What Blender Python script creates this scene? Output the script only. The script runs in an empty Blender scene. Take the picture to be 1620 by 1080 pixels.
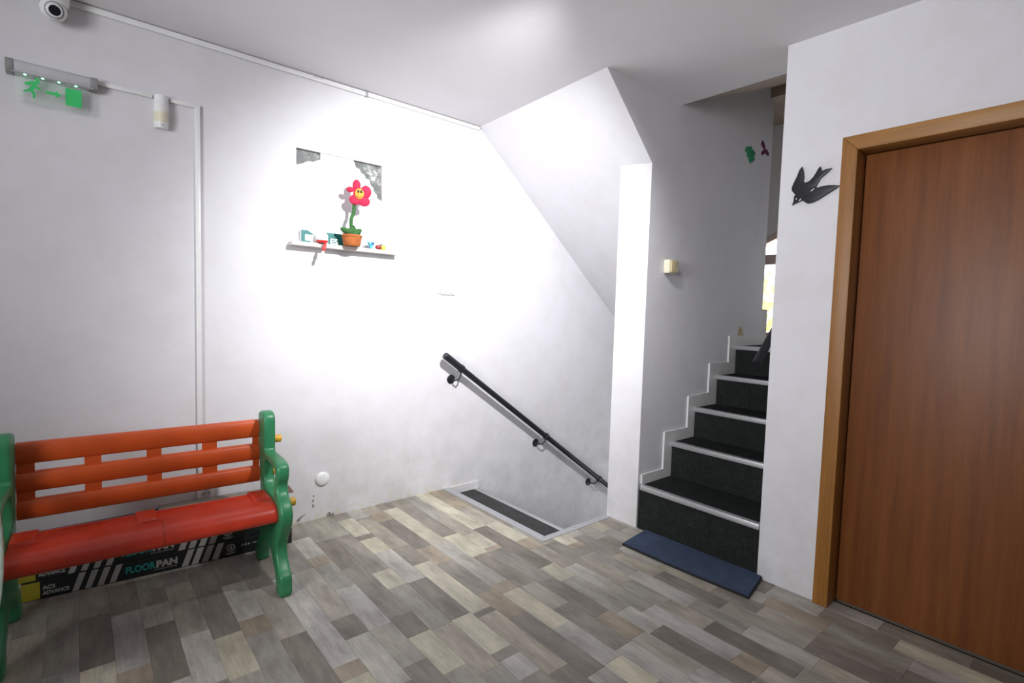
import bpy, bmesh, math, random
from mathutils import Vector, Matrix
C = bpy.context.scene.collection
sc = bpy.context.scene
PI = math.pi
rnd = random.Random(7)

# ------------------------------------------------------------------ camera
cd = bpy.data.cameras.new('camera'); cam = bpy.data.objects.new('camera', cd); C.objects.link(cam)
sc.camera = cam
yaw, pit, rol = .87072616, .06082064, -.02918223
H = 1.32
fw = Vector((math.cos(yaw)*math.cos(pit), math.sin(yaw)*math.cos(pit), -math.sin(pit)))
r0 = Vector((math.sin(yaw), -math.cos(yaw), 0)); d0 = fw.cross(r0)
rr = math.cos(rol)*r0 + math.sin(rol)*d0; dd = -math.sin(rol)*r0 + math.cos(rol)*d0
M = Matrix((rr, -dd, -fw)).transposed().to_4x4(); M.translation = Vector((0, 0, H))
cam.matrix_world = M
cd.sensor_width = 36; cd.lens = 815.9/1620*36; cd.clip_start = .02

# ------------------------------------------------------------------ light
sc.view_settings.view_transform = 'Standard'; sc.view_settings.look = 'None'
sc.view_settings.gamma = 1; sc.view_settings.exposure = 0; sc.view_settings.use_curve_mapping = False
w = bpy.data.worlds.new('world'); sc.world = w; w.use_nodes = True
w.node_tree.nodes['Background'].inputs[0].default_value = (.93, .96, 1, 1)
w.node_tree.nodes['Background'].inputs[1].default_value = 4.5

def lamp(name, kind, loc, energy, color=(1, 1, 1), target=None, **kw):
    l = bpy.data.lights.new(name, kind); l.energy = energy; l.color = color
    for k, v in kw.items(): setattr(l, k, v)
    o = bpy.data.objects.new(name, l); C.objects.link(o); o.location = loc
    if target is not None:
        o.rotation_euler = (Vector(target)-Vector(loc)).to_track_quat('-Z', 'Y').to_euler()
    return o
# ceiling spotlight just above the frame, thrown at the stair corner
lamp('ceiling_spot', 'SPOT', (1.42, 1.30, 2.49), 350, (.97, .97, 1), (2.0, 3.13, 1.27),
     spot_size=math.radians(103), spot_blend=1.0, shadow_soft_size=.05)
# added soft fill from behind the camera, with no visible source
lamp('unseen_fill', 'AREA', (-2.3, .7, 1.85), 42, (.95, .96, 1), (2.4, 1.9, 1.9),
     shape='RECTANGLE', size=1.2, size_y=1.3, spread=math.radians(92))

# ------------------------------------------------------------------ helpers
def tag(o, label=None, cat=None, group=None, kind=None):
    if label: o['label'] = label
    if cat: o['category'] = cat
    if group: o['group'] = group
    if kind: o['kind'] = kind
    return o
def link(name, me, mat, parent=None):
    o = bpy.data.objects.new(name, me); C.objects.link(o)
    if mat is not None and not me.materials: me.materials.append(mat)
    if parent is not None: o.parent = parent
    return o
def empty(name, loc=(0, 0, 0), rz=0, label=None, cat=None, group=None, kind=None):
    o = bpy.data.objects.new(name, None); C.objects.link(o); o.location = loc; o.rotation_euler = (0, 0, rz)
    o.empty_display_size = .05
    return tag(o, label, cat, group, kind)
def bm2(name, bm, mat, parent=None, smooth=False, loc=None):
    bmesh.ops.recalc_face_normals(bm, faces=bm.faces)
    me = bpy.data.meshes.new(name); bm.to_mesh(me); bm.free()
    if smooth:
        for p in me.polygons: p.use_smooth = True
        try: me.set_sharp_from_angle(angle=math.radians(40))
        except Exception: pass
    o = link(name, me, mat, parent)
    if loc: o.location = loc
    return o
def add_box(bm, x0, x1, y0, y1, z0, z1, bev=0, seg=2):
    r = bmesh.ops.create_cube(bm, size=1)
    vs = r['verts']
    for v in vs:
        v.co = Vector((x0+(v.co.x+.5)*(x1-x0), y0+(v.co.y+.5)*(y1-y0), z0+(v.co.z+.5)*(z1-z0)))
    if bev:
        es = list({e for v in vs for e in v.link_edges})
        bmesh.ops.bevel(bm, geom=es, offset=bev, segments=seg, affect='EDGES', profile=.5)
def box(name, x0, x1, y0, y1, z0, z1, mat, parent=None, bev=0, seg=2):
    bm = bmesh.new(); add_box(bm, x0, x1, y0, y1, z0, z1, bev, seg)
    return bm2(name, bm, mat, parent, smooth=bev > 0)
def add_prism(bm, pts, lift, depth):
    """pts: outline list of 2-D points, lift(a,b,t)->3-D at depth t"""
    n = len(pts)
    A = [bm.verts.new(lift(a, b, 0)) for a, b in pts]; B = [bm.verts.new(lift(a, b, depth)) for a, b in pts]
    bm.faces.new(A); bm.faces.new(B[::-1])
    for i in range(n):
        j = (i+1) % n; bm.faces.new((A[i], B[i], B[j], A[j]))
XZ = lambda y0: (lambda a, b, t: (a, y0+t, b))
YZ = lambda x0: (lambda a, b, t: (x0+t, a, b))
def prism(name, pts, lift, depth, mat, parent=None, bev=0):
    bm = bmesh.new(); add_prism(bm, pts, lift, depth)
    if bev: bmesh.ops.bevel(bm, geom=list(bm.edges), offset=bev, segments=2, affect='EDGES', profile=.5)
    return bm2(name, bm, mat, parent, smooth=bev > 0)
def spline(pts, n=4, closed=True):
    out = []; N = len(pts)
    for i in range(N if closed else N-1):
        g = lambda k: Vector(pts[k % N]) if closed else Vector(pts[max(0, min(N-1, k))])
        p0, p1, p2, p3 = g(i-1), g(i), g(i+1), g(i+2)
        for k in range(n):
            t = k/n
            out.append(.5*((2*p1)+(-p0+p2)*t+(2*p0-5*p1+4*p2-p3)*t*t+(-p0+3*p1-3*p2+p3)*t**3))
    if not closed: out.append(Vector(pts[-1]))
    return [tuple(v) for v in out]
def flat(name, outlines, axis, at, depth, bev, mat, parent=None, smooth=True, seg=3):
    """filled 2-D outlines (with holes) thickened to `depth` with rounded rims. axis 'x': plane YZ centred at x=at; 'y': plane XZ"""
    cu = bpy.data.curves.new(name, 'CURVE'); cu.dimensions = '2D'; cu.fill_mode = 'BOTH'
    cu.extrude = max(1e-5, depth/2-bev); cu.bevel_depth = bev; cu.bevel_resolution = seg; cu.offset = -bev
    for pts in outlines:
        s = cu.splines.new('POLY'); s.points.add(len(pts)-1); s.use_cyclic_u = True
        for i, p in enumerate(pts): s.points[i].co = (p[0], p[1], 0, 1)
    t = bpy.data.objects.new('tmp', cu); C.objects.link(t)
    me = bpy.data.meshes.new_from_object(t.evaluated_get(bpy.context.evaluated_depsgraph_get()))
    bpy.data.objects.remove(t); bpy.data.curves.remove(cu)
    for v in me.vertices:
        a, b, c = v.co
        v.co = (at+c, a, b) if axis == 'x' else (a, at+c, b)
    bm = bmesh.new(); bm.from_mesh(me); bpy.data.meshes.remove(me)
    bmesh.ops.remove_doubles(bm, verts=bm.verts, dist=1e-5)
    return bm2(name, bm, mat, parent, smooth=smooth)
def text(name, s, size, mat, parent, origin, udir, vdir, depth=.0006, offset=0, width=None, shear=0):
    cu = bpy.data.curves.new(name, 'FONT'); cu.body = s; cu.size = size; cu.extrude = depth; cu.offset = offset; cu.shear = shear
    cu.resolution_u = 3
    t = bpy.data.objects.new('tmp', cu); C.objects.link(t)
    me = bpy.data.meshes.new_from_object(t.evaluated_get(bpy.context.evaluated_depsgraph_get()))
    bpy.data.objects.remove(t); bpy.data.curves.remove(cu)
    sx = 1
    if width:
        xs = [v.co.x for v in me.vertices]; sx = width/(max(xs)-min(xs)); x0 = min(xs)
    u, v_ = Vector(udir), Vector(vdir); n = u.cross(v_)
    for v in me.vertices:
        a = (v.co.x-x0)*sx if width else v.co.x
        v.co = Vector(origin)+u*a+v_*v.co.y+n*v.co.z
    return link(name, me, mat, parent)
def add_tube(bm, pts, rad, n=12, caps=True):
    pts = [Vector(p) for p in pts]; rads = rad if isinstance(rad, (list, tuple)) else [rad]*len(pts)
    rings = []; prev = None
    for i, p in enumerate(pts):
        d = (pts[min(i+1, len(pts)-1)]-pts[max(i-1, 0)]).normalized()
        if prev is None:
            a = Vector((0, 0, 1)) if abs(d.z) < .9 else Vector((1, 0, 0)); u = d.cross(a).normalized()
        else: u = (prev-d*prev.dot(d)).normalized()
        prev = u; v = d.cross(u)
        rings.append([bm.verts.new(p+rads[i]*(math.cos(2*PI*k/n)*u+math.sin(2*PI*k/n)*v)) for k in range(n)])
    for a, b in zip(rings, rings[1:]):
        for k in range(n): bm.faces.new((a[k], a[(k+1) % n], b[(k+1) % n], b[k]))
    if caps: bm.faces.new(rings[0][::-1]); bm.faces.new(rings[-1])
def tube(name, pts, rad, mat, parent=None, n=12):
    bm = bmesh.new(); add_tube(bm, pts, rad, n); return bm2(name, bm, mat, parent, smooth=True)
def add_ball(bm, c, s, sub=2, rot=None):
    r = bmesh.ops.create_icosphere(bm, subdivisions=sub, radius=1)
    for v in r['verts']:
        p = Vector((v.co.x*s[0], v.co.y*s[1], v.co.z*s[2]))
        if rot is not None: p = rot @ p
        v.co = p+Vector(c)
def ball(name, c, s, mat, parent=None, sub=3, rot=None):
    bm = bmesh.new(); add_ball(bm, c, s, sub, rot); return bm2(name, bm, mat, parent, smooth=True)

# ------------------------------------------------------------------ materials
def s2l(c): return tuple(((x/255+.055)/1.055)**2.4 if x/255 > .04045 else x/255/12.92 for x in c)
class Mat:
    def __init__(s, name):
        s.m = bpy.data.materials.new(name); s.m.use_nodes = True; s.nt = s.m.node_tree; s.b = s.nt.nodes['Principled BSDF']
    def n(s, t, **kw):
        x = s.nt.nodes.new(t)
        for k, v in kw.items():
            if k in x.inputs: x.inputs[k].default_value = v
            else: setattr(x, k, v)
        return x
    def l(s, a, b): s.nt.links.new(a, b)
    def coords(s, scale=(1, 1, 1), kind='Object'):
        tc = s.n('ShaderNodeTexCoord'); mp = s.n('ShaderNodeMapping'); mp.inputs['Scale'].default_value = scale
        s.l(tc.outputs[kind], mp.inputs['Vector']); return mp.outputs[0]
    def noise(s, vec, scale, detail=4, rough=.55):
        x = s.n('ShaderNodeTexNoise'); x.inputs['Scale'].default_value = scale; x.inputs['Detail'].default_value = detail
        x.inputs['Roughness'].default_value = rough
        s.l(vec, x.inputs['Vector']); return x.outputs['Fac']
    def ramp(s, fac, stops):
        x = s.n('ShaderNodeValToRGB'); e = x.color_ramp.elements
        while len(e) < len(stops): e.new(.5)
        for i, (p, c) in enumerate(stops): e[i].position = p; e[i].color = tuple(c)+(1,)
        s.l(fac, x.inputs[0]); return x.outputs[0]
    def mix(s, fac, a, b, mode='MIX'):
        x = s.n('ShaderNodeMix', data_type='RGBA', blend_type=mode)
        for v, i in ((fac, 0), (a, 6), (b, 7)):
            if isinstance(v, (int, float)): x.inputs[i].default_value = v
            elif isinstance(v, tuple): x.inputs[i].default_value = tuple(v)+(1,) if len(v) == 3 else v
            else: s.l(v, x.inputs[i])
        return x.outputs[2]
    def bump(s, h, st=.2, dist=.01):
        x = s.n('ShaderNodeBump'); x.inputs['Strength'].default_value = st; x.inputs['Distance'].default_value = dist
        s.l(h, x.inputs['Height']); s.l(x.outputs[0], s.b.inputs['Normal'])
    def math(s, op, a, b=None, c=None):
        x = s.n('ShaderNodeMath', operation=op)
        for i, v in enumerate((a, b, c)):
            if v is None: continue
            if isinstance(v, (int, float)): x.inputs[i].default_value = v
            else: s.l(v, x.inputs[i])
        return x.outputs[0]
def simple(name, col, rough=.5, metal=0, vary=.06, scale=25, emit=None, spec=.5, bump=0):
    m = Mat(name); v = m.coords(); f = m.noise(v, scale, 3)
    dark = tuple(c*(1-vary*2) for c in col); lite = tuple(min(1, c*(1+vary)) for c in col)
    m.l(m.ramp(f, [(.3, dark), (.7, lite)]), m.b.inputs['Base Color'])
    m.b.inputs['Roughness'].default_value = rough; m.b.inputs['Metallic'].default_value = metal
    m.b.inputs['Specular IOR Level'].default_value = spec
    if bump: m.bump(f, bump, .002)
    if emit: m.b.inputs['Emission Color'].default_value = tuple(emit[0])+(1,); m.b.inputs['Emission Strength'].default_value = emit[1]
    return m.m
def wall_mat(name, base=(.71, .70, .725), dirt=1.0):
    m = Mat(name); v = m.coords()
    big = m.noise(v, 1.1, 5, .6); mid = m.noise(v, 5, 6, .65); fine = m.noise(v, 60, 3, .6)
    c = m.ramp(big, [(.35, tuple(x*.96 for x in base)), (.65, base)])
    g = m.ramp(mid, [(.45, (1, 1, 1)), (.72, (.93, .925, .90))]); c = m.mix(.8*dirt, c, g, 'MULTIPLY')
    # grime blotches, with a grey that deepens down the wall; flaking at the foot
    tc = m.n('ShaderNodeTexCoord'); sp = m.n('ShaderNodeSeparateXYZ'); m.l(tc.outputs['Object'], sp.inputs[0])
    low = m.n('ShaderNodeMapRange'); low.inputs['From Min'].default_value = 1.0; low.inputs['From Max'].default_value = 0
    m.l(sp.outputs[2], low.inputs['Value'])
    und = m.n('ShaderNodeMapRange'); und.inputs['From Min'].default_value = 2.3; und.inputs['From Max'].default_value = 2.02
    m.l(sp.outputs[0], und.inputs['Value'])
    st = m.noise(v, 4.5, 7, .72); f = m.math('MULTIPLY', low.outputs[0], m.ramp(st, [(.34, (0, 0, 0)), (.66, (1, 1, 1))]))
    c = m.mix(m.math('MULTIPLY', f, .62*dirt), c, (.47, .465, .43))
    fl = m.n('ShaderNodeMapRange'); fl.inputs['From Min'].default_value = .085; fl.inputs['From Max'].default_value = .0
    m.l(sp.outputs[2], fl.inputs['Value'])
    ch = m.noise(m.coords((1, 1, 2.5)), 16, 5, .7); f2 = m.math('MULTIPLY', m.math('MULTIPLY', fl.outputs[0], und.outputs[0]), m.ramp(ch, [(.52, (0, 0, 0)), (.58, (1, 1, 1))]))
    c = m.mix(m.math('MULTIPLY', f2, .8*dirt), c, (.60, .55, .36))
    m.l(c, m.b.inputs['Base Color']); m.b.inputs['Roughness'].default_value = .75; m.b.inputs['Specular IOR Level'].default_value = .25
    hh = m.math('ADD', m.math('MULTIPLY', mid, .5), fine); m.bump(hh, .16, .004)
    return m.m
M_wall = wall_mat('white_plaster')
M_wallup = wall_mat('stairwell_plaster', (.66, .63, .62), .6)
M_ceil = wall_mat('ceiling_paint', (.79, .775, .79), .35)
M_white = simple('white_plastic', (.78, .78, .77), .35, vary=.02)
M_skirt = simple('white_skirting', (.66, .645, .64), .45, vary=.03)
M_cream = simple('cream_plastic', (.72, .68, .52), .4, vary=.03)
M_beige = simple('old_beige_plastic', (.62, .52, .28), .4, vary=.03)
M_alu = simple('brushed_aluminium', (.58, .59, .60), .42, .75, vary=.04, scale=90)
M_grey = simple('grey_plastic', (.36, .36, .37), .4, vary=.03)
M_lgrey = simple('light_grey_plastic', (.52, .52, .54), .35, vary=.03)
M_black = simple('black_powder_coat', (.012, .012, .016), .32, vary=.1)
M_dark = simple('dark_hole', (.02, .02, .02), .6)
M_lens = simple('camera_glass', (.01, .01, .015), .06, vary=0)
M_brown = simple('brown_paint', (.44, .36, .29), .7, vary=.06, scale=3)
M_frame = simple('window_frame_brown', (.60, .45, .38), .5, vary=.05)
M_green = simple('green_plastic', (.036, .23, .095), .36, vary=.12, scale=7)
M_orange = simple('orange_plastic', (.60, .085, .012), .42, vary=.10, scale=5)
M_red = simple('red_plastic', (.58, .040, .014), .36, vary=.10, scale=6)
M_yellow = simple('yellow_plastic', (.72, .38, .02), .4, vary=.05)
M_exitgreen = simple('exit_green_print', (.04, .50, .14), .4, vary=.02, emit=((.05, .8, .2), .05))
M_led = simple('green_led', (.1, .9, .4), .3, emit=((.25, 1, .55), 6))
M_foil = None

def carpet_mat(name, a, b, sc_=260):
    m = Mat(name); v = m.coords(); f = m.noise(v, sc_, 3, .8); g = m.noise(v, 14, 4, .6)
    c = m.ramp(f, [(.38, a), (.62, b)]); c = m.mix(.35, c, m.ramp(g, [(.35, (.6, .6, .6)), (.65, (1.25, 1.25, 1.25))]), 'MULTIPLY')
    m.l(c, m.b.inputs['Base Color']); m.b.inputs['Roughness'].default_value = .98; m.b.inputs['Specular IOR Level'].default_value = .08
    m.bump(f, .7, .004); return m.m
M_carpet = carpet_mat('charcoal_carpet', (.006, .007, .0068), (.036, .040, .038))
M_carpet2 = carpet_mat('grey_carpet', (.030, .031, .031), (.085, .086, .084))
M_mat = carpet_mat('blue_carpet', (.034, .050, .090), (.085, .112, .172), 220)

def plank_mat():
    m = Mat('weathered_laminate')
    oi = m.n('ShaderNodeObjectInfo'); tc = m.n('ShaderNodeTexCoord')
    off = m.n('ShaderNodeCombineXYZ'); m.l(m.math('MULTIPLY', oi.outputs['Random'], 37.0), off.inputs[0]); m.l(m.math('MULTIPLY', oi.outputs['Random'], 91.0), off.inputs[1])
    va = m.n('ShaderNodeVectorMath', operation='ADD'); m.l(tc.outputs['Object'], va.inputs[0]); m.l(off.outputs[0], va.inputs[1])
    def mp(s):
        x = m.n('ShaderNodeMapping'); x.inputs['Scale'].default_value = s; m.l(va.outputs[0], x.inputs['Vector']); return x.outputs[0]
    grain = m.noise(mp((1, .07, 1)), 130, 5, .7); streak = m.noise(mp((1, .16, 1)), 26, 4, .6); blot = m.noise(mp((1, .45, 1)), 8, 5, .62)
    c = oi.outputs['Color']
    c = m.mix(.75, c, m.ramp(blot, [(.30, (.58, .56, .54)), (.50, (.98, .98, .97)), (.70, (1.36, 1.36, 1.31))]), 'MULTIPLY')
    c = m.mix(.6, c, m.ramp(streak, [(.33, (.72, .70, .68)), (.6, (1.10, 1.10, 1.08))]), 'MULTIPLY')
    c = m.mix(.55, c, m.ramp(grain, [(.3, (.72, .70, .68)), (.6, (1.08, 1.08, 1.08))]), 'MULTIPLY')
    m.l(c, m.b.inputs['Base Color']); m.b.inputs['Roughness'].default_value = .46; m.b.inputs['Specular IOR Level'].default_value = .35
    m.bump(grain, .12, .002); return m.m
M_plank = plank_mat()
def wood_mat(name, a, b, c_, ax=(1, 1, .05), rough=.48):
    m = Mat(name); f = m.noise(m.coords(ax), 26, 6, .62); g = m.noise(m.coords(tuple(x*3.2 for x in ax)), 60, 3, .6); h = m.noise(m.coords((1, 1, .35)), 1.6, 3)
    c = m.ramp(f, [(.30, a), (.5, b), (.72, c_)]); c = m.mix(.5, c, m.ramp(g, [(.35, (.82, .80, .78)), (.6, (1.04, 1.04, 1.04))]), 'MULTIPLY')
    c = m.mix(.6, c, m.ramp(h, [(.35, (.84, .80, .78)), (.65, (1.12, 1.12, 1.10))]), 'MULTIPLY')
    m.l(c, m.b.inputs['Base Color']); m.b.inputs['Roughness'].default_value = rough; m.bump(g, .05, .001); return m.m
M_door = wood_mat('oak_veneer', (.140, .042, .0075), (.185, .058, .011), (.225, .075, .016))
M_jamb = wood_mat('oak_frame', (.23, .092, .014), (.31, .132, .022), (.38, .175, .035))
M_jambh = wood_mat('oak_frame_head', (.23, .10, .018), (.31, .14, .028), (.38, .185, .042), (1, .05, 1))

# ------------------------------------------------------------------ shell
XW, YL = 2.62, 3.13              # face of the far wall, face of the left wall
y_r, y_p, y_q = 1.124, 1.869, 2.10  # stairwell right side, pillar right, pillar left
zc = lambda y: 2.6455+.0139*(y-3.13)
def struct(o): o['kind'] = 'structure'; return o
# left wall, with the walled-up opening over the shelf
NX0, NX1, NZ0, NZ1 = .975, 1.507, 1.657, 2.216
bm = bmesh.new()
for a in ((-2.6, NX0, -2.3, 3.3), (NX1, 5.2, -2.3, 3.3), (NX0, NX1, -2.3, NZ0), (NX0, NX1, NZ1, 3.3)):
    add_box(bm, a[0], a[1], YL, YL+.14, a[2], a[3])
add_box(bm, NX0-.02, NX1+.02, YL+.14, YL+.2, NZ0-.02, NZ1+.02)
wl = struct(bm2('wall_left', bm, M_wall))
# niche: grey sheet metal behind ragged white plaster
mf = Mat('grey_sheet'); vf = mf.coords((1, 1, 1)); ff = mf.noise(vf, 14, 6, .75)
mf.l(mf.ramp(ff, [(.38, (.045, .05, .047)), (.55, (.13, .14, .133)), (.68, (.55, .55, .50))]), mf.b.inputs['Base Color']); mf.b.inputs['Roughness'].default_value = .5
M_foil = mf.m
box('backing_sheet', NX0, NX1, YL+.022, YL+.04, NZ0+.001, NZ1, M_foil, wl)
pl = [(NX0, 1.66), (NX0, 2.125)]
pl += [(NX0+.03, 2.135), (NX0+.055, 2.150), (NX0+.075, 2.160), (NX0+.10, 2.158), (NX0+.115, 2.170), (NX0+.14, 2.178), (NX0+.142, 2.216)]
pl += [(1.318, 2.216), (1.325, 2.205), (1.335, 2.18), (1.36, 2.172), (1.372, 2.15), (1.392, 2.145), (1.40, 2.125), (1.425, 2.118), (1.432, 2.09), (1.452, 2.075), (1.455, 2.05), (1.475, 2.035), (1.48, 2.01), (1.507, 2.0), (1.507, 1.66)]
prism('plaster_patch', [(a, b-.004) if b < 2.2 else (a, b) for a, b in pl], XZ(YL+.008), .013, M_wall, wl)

# far wall with the door opening
DY0, DY1, DZ = -.035, .805, 2.066
bm = bmesh.new()
for a in ((DY1, y_r, -.1, 3.2), (-2.3, DY0, -.1, 3.2), (DY0, DY1, DZ, 3.2)):
    add_box(bm, XW, XW+.14, a[0], a[1], a[2], a[3])
add_box(bm, XW+.14, 5.2, y_r-.12, y_r, -.3, 3.3)
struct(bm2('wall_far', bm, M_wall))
# wall between the two flights, cut off at the top by the sloping soffit
prf = [(XW, -2.2), (4.17, -2.2), (4.17, 3.3), (XW, 3.3)]
def outl(pts, y0, y1, name, mat): return struct(prism(name, pts, XZ(y0), y1-y0, mat))
def soffit(bm, ya_, yb_, x_end, NU, NV):
    lo_, hi_ = [], []
    for i in range(NU+1):
        y = ya_+(yb_-ya_)*i/NU; t = (y-1.863)/(3.13-1.863)
        m = .945-.105*t; x0 = 2.182+.086*t; z0 = 2.628+.015*t
        lo_.append([bm.verts.new((x0+(x_end-x0)*k/NV, y, z0-m*(x_end-x0)*k/NV)) for k in range(NV+1)])
        hi_.append([bm.verts.new((x0+(x_end-x0)*k/NV, y, 3.3 if x_end < 3 else z0+.3-m*(x_end-x0)*k/NV)) for k in range(NV+1)])
    for i in range(NU):
        for k in range(NV):
            bm.faces.new((lo_[i][k], lo_[i+1][k], lo_[i+1][k+1], lo_[i][k+1])); bm.faces.new((hi_[i][k], hi_[i][k+1], hi_[i+1][k+1], hi_[i+1][k]))
        for k in (0, NV): bm.faces.new((lo_[i][k], lo_[i+1][k], hi_[i+1][k], hi_[i][k]))
    for i in (0, NU):
        for k in range(NV): bm.faces.new((lo_[i][k], lo_[i][k+1], hi_[i][k+1], hi_[i][k]))
bm = bmesh.new(); add_prism(bm, prf, XZ(y_p), y_q-y_p); soffit(bm, y_p, y_q, XW, 2, 6)
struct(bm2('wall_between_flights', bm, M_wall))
outl([(4.17, -.5), (4.26, -.5), (4.26, 1.385), (4.17, 1.385)], y_p, y_q, 'wall_landing_end', M_wallup)
# sloping underside of the flight above
bm = bmesh.new(); soffit(bm, y_q, YL+.02, 4.3, 6, 24)
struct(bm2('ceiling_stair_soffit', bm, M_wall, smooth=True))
# ceiling slab: room, and the strip over the foot of the upper flight
bm = bmesh.new()
def slab(x0, x1, y0, y1):
    vs = [bm.verts.new((x, y, zc(y)+dz)) for dz in (0, .25) for x, y in ((x0, y0), (x1, y0), (x1, y1), (x0, y1))]
    for f in ((0, 1, 2, 3), (7, 6, 5, 4), (0, 4, 5, 1), (1, 5, 6, 2), (2, 6, 7, 3), (3, 7, 4, 0)): bm.faces.new([vs[i] for i in f])
slab(-2.6, 2.268, -2.3, YL+.05); slab(2.268, XW+.02, -2.3, y_q-.05); slab(XW+.02, 2.912, y_r-.02, y_p+.02)
struct(bm2('ceiling', bm, M_ceil))
# raked brown soffit above the upper flight, beam and landing ceiling
zr = lambda x: 2.642+(x-2.93)*.3735
outl([(2.905, zr(2.905)), (4.12, zr(4.12)), (4.12, zr(4.12)+.15), (2.905, zr(2.905)+.25)], y_r-.02, y_p, 'ceiling_raked', M_brown)
struct(box('ceiling_landing', 4.10, 5.2, y_r-.02, YL, 3.10, 3.3, M_brown))
struct(box('trim_1', 4.10, 4.22, y_r, y_p, 3.0, 3.12, M_brown))
struct(box('ceiling_over_return', 2.1, 4.2, y_q, YL, 3.15, 3.3, M_wallup))
# unseen sides that close the room
struct(box('wall_back', -2.6, XW, -2.45, -2.3, -.1, 3.2, M_wall))
struct(box('wall_entrance', -2.75, -2.6, -2.4, YL, -.1, 3.2, M_wall))
struct(box('wall_behind_door', 2.95, 3.05, -2.4, y_r-.12, -.1, 3.2, M_wall)); struct(box('floor_behind_door', XW+.1, 3.05, -2.4, y_r, -.3, -.01, M_brown)); struct(box('wall_behind_door', XW, 3.05, -2.45, -2.3, -.1, 3.2, M_wall)); struct(box('ceiling_behind_door', XW, 5.2, -2.4, y_r, 3.2, 3.4, M_ceil))  # added behind the door, out of view, to stop sky light leaking in
# stairwell to the basement
struct(box('wall_basement', 4.6, 4.75, y_q-.3, YL, -2.3, 1.1, M_wall))
struct(box('floor_basement', 1.9, 4.7, 1.8, YL, -2.4, -2.2, M_carpet2))
struct(box('wall_under_floor', 1.85, 2.02, 1.9, YL, -2.2, -.30, M_wall))
struct(box('wall_under_floor', 2.02, XW, 1.95, 2.07, -2.2, -.012, M_wall))
# landing floor and far landing wall with the arched window
struct(box('floor_landing', 4.0, 5.0, y_r-.02, YL, .95, 1.10, M_carpet))
WX = 5.0; wc, wh = 1.95, .52
def arch(hw, z0, zs, rh, n=14):
    return [(wc-hw, z0), (wc+hw, z0)]+[(wc+hw*math.cos(PI*i/n), zs+rh*math.sin(PI*i/n)) for i in range(n+1)]
flat('wall_landing', [[(y_r-.1, .9), (YL, .9), (YL, 3.3), (y_r-.1, 3.3)], arch(wh, 1.14, 1.78, .37)], 'x', WX+.07, .14, 0, M_wallup, smooth=False)['kind'] = 'structure'
win = empty('window_1', (0, 0, 0), kind='structure')
flat('window_frame', [arch(wh+.01, 1.13, 1.78, .38), arch(wh-.055, 1.18, 1.78, .315)], 'x', WX+.05, .07, .004, M_frame, win, smooth=False)
box('window_transom', WX+.02, WX+.08, wc-wh, wc+wh, 1.822, 1.915, M_frame, win)
mg = Mat('window_glass'); mg.b.inputs['Transmission Weight'].default_value = 1; mg.b.inputs['Roughness'].default_value = 0; mg.b.inputs['IOR'].default_value = 1.02
mg.l(mg.ramp(mg.noise(mg.coords(), 2), [(.3, (.97, .98, .98)), (.7, (1, 1, 1))]), mg.b.inputs['Base Color'])
flat('window_pane', [arch(wh-.05, 1.18, 1.78, .32)], 'x', WX+.05, .004, 0, mg.m, win, smooth=False)

# ------------------------------------------------------------------ floor
fl = empty('floor', kind='structure')
M_sub = simple('underlay', (.05, .045, .04), .9)
bm = bmesh.new()
add_box(bm, -2.6, 2.02, -2.3, YL+.02, -.30, -.0065); add_box(bm, 2.02, XW+.1, -2.3, 2.075, -.30, -.0065)
bm2('subfloor', bm, M_sub, fl)
PC = dict(C=(.53, .50, .39), W=(.43, .415, .385), B=(.375, .34, .285), G=(.315, .302, .262), T=(.235, .214, .184), D=(.178, .157, .133), O=(.335, .275, .205))
COLS = {
 0: 'T2.675 D2.294 C1.9', 1: 'T2.63 W2.206 O2.06 B1.75', 2: 'G2.776 T2.63 W2.454 D2.045 W1.7', 3: 'T2.77 B2.59 G2.3 W1.95 T1.6',
 4: 'G2.9 T2.59 D2.214 C1.93 G1.6 T1.3', 5: 'B2.95 T2.62 W2.28 O2.15 G1.75 B1.45', 6: 'T2.62 T2.5 B2.055 D1.6 G1.35',
 7: 'T2.91 D2.54 W1.771 O1.685 C1.4 G1.1', 8: 'G2.96 T2.545 G2.35 B2.055 D1.9 W1.55 T1.2', 9: 'T2.91 W2.65 O2.54 G2.275 W1.9 G1.618 D1.3',
 10: 'G2.813 D2.44 T1.92 D1.762 C1.50 G1.2 T.9', 11: 'G2.813 T2.315 C2.138 G1.75 B1.42 G1.15', 12: 'T3.02 C2.752 T2.69 C2.5 W2.131 D1.757 C1.482 T1.431 W1.308 T1.0 B.8',
 13: 'W2.98 T2.955 B2.494 T2.264 C1.742 D1.705 B1.267 D1.1 W.8', 14: 'B3.0 O2.86 D2.413 O2.2 T1.85 O1.616 D1.172 W.9',
 15: 'T3.018 C2.41 W1.873 O1.786 C1.45 W1.175 C1.0 G.8', 16: 'T2.455 C2.16 T1.78 G1.55 T1.204 W.9 T.6', 17: 'G2.7 B2.4 C2.2 O2.155 T1.75 D1.40 O1.21 G.95 W.7',
 18: 'C2.44 D1.855 C1.70 G1.364 W1.185 D.79 B.5', 19: 'O2.75 B2.447 C2.164 O2.04 B1.784 W1.55 G1.3 W.892 O.787 B.5', 20: 'T2.325 G2.034 T1.82 B1.5 G1.28 B1.064 D.70 G.4',
 21: 'C1.953 O1.90 T1.815 G1.533 W1.2 G.95 W.68 B.35', 22: 'W2.0 T1.81 T1.712 B1.45 T1.1 G.745 D.33', 23: 'G1.9 T1.755 W1.5 B1.2 T.98 B.743 T.45 D.2',
 24: 'B1.95 G1.6 T1.25 W1.0 O.74 G.45 W.2', 25: 'T1.9 G1.5 T1.065 T1.03 W.80 T.52 C.2', 26: 'G1.7 T1.3 D1.03 W.6 T.3'}
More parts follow.
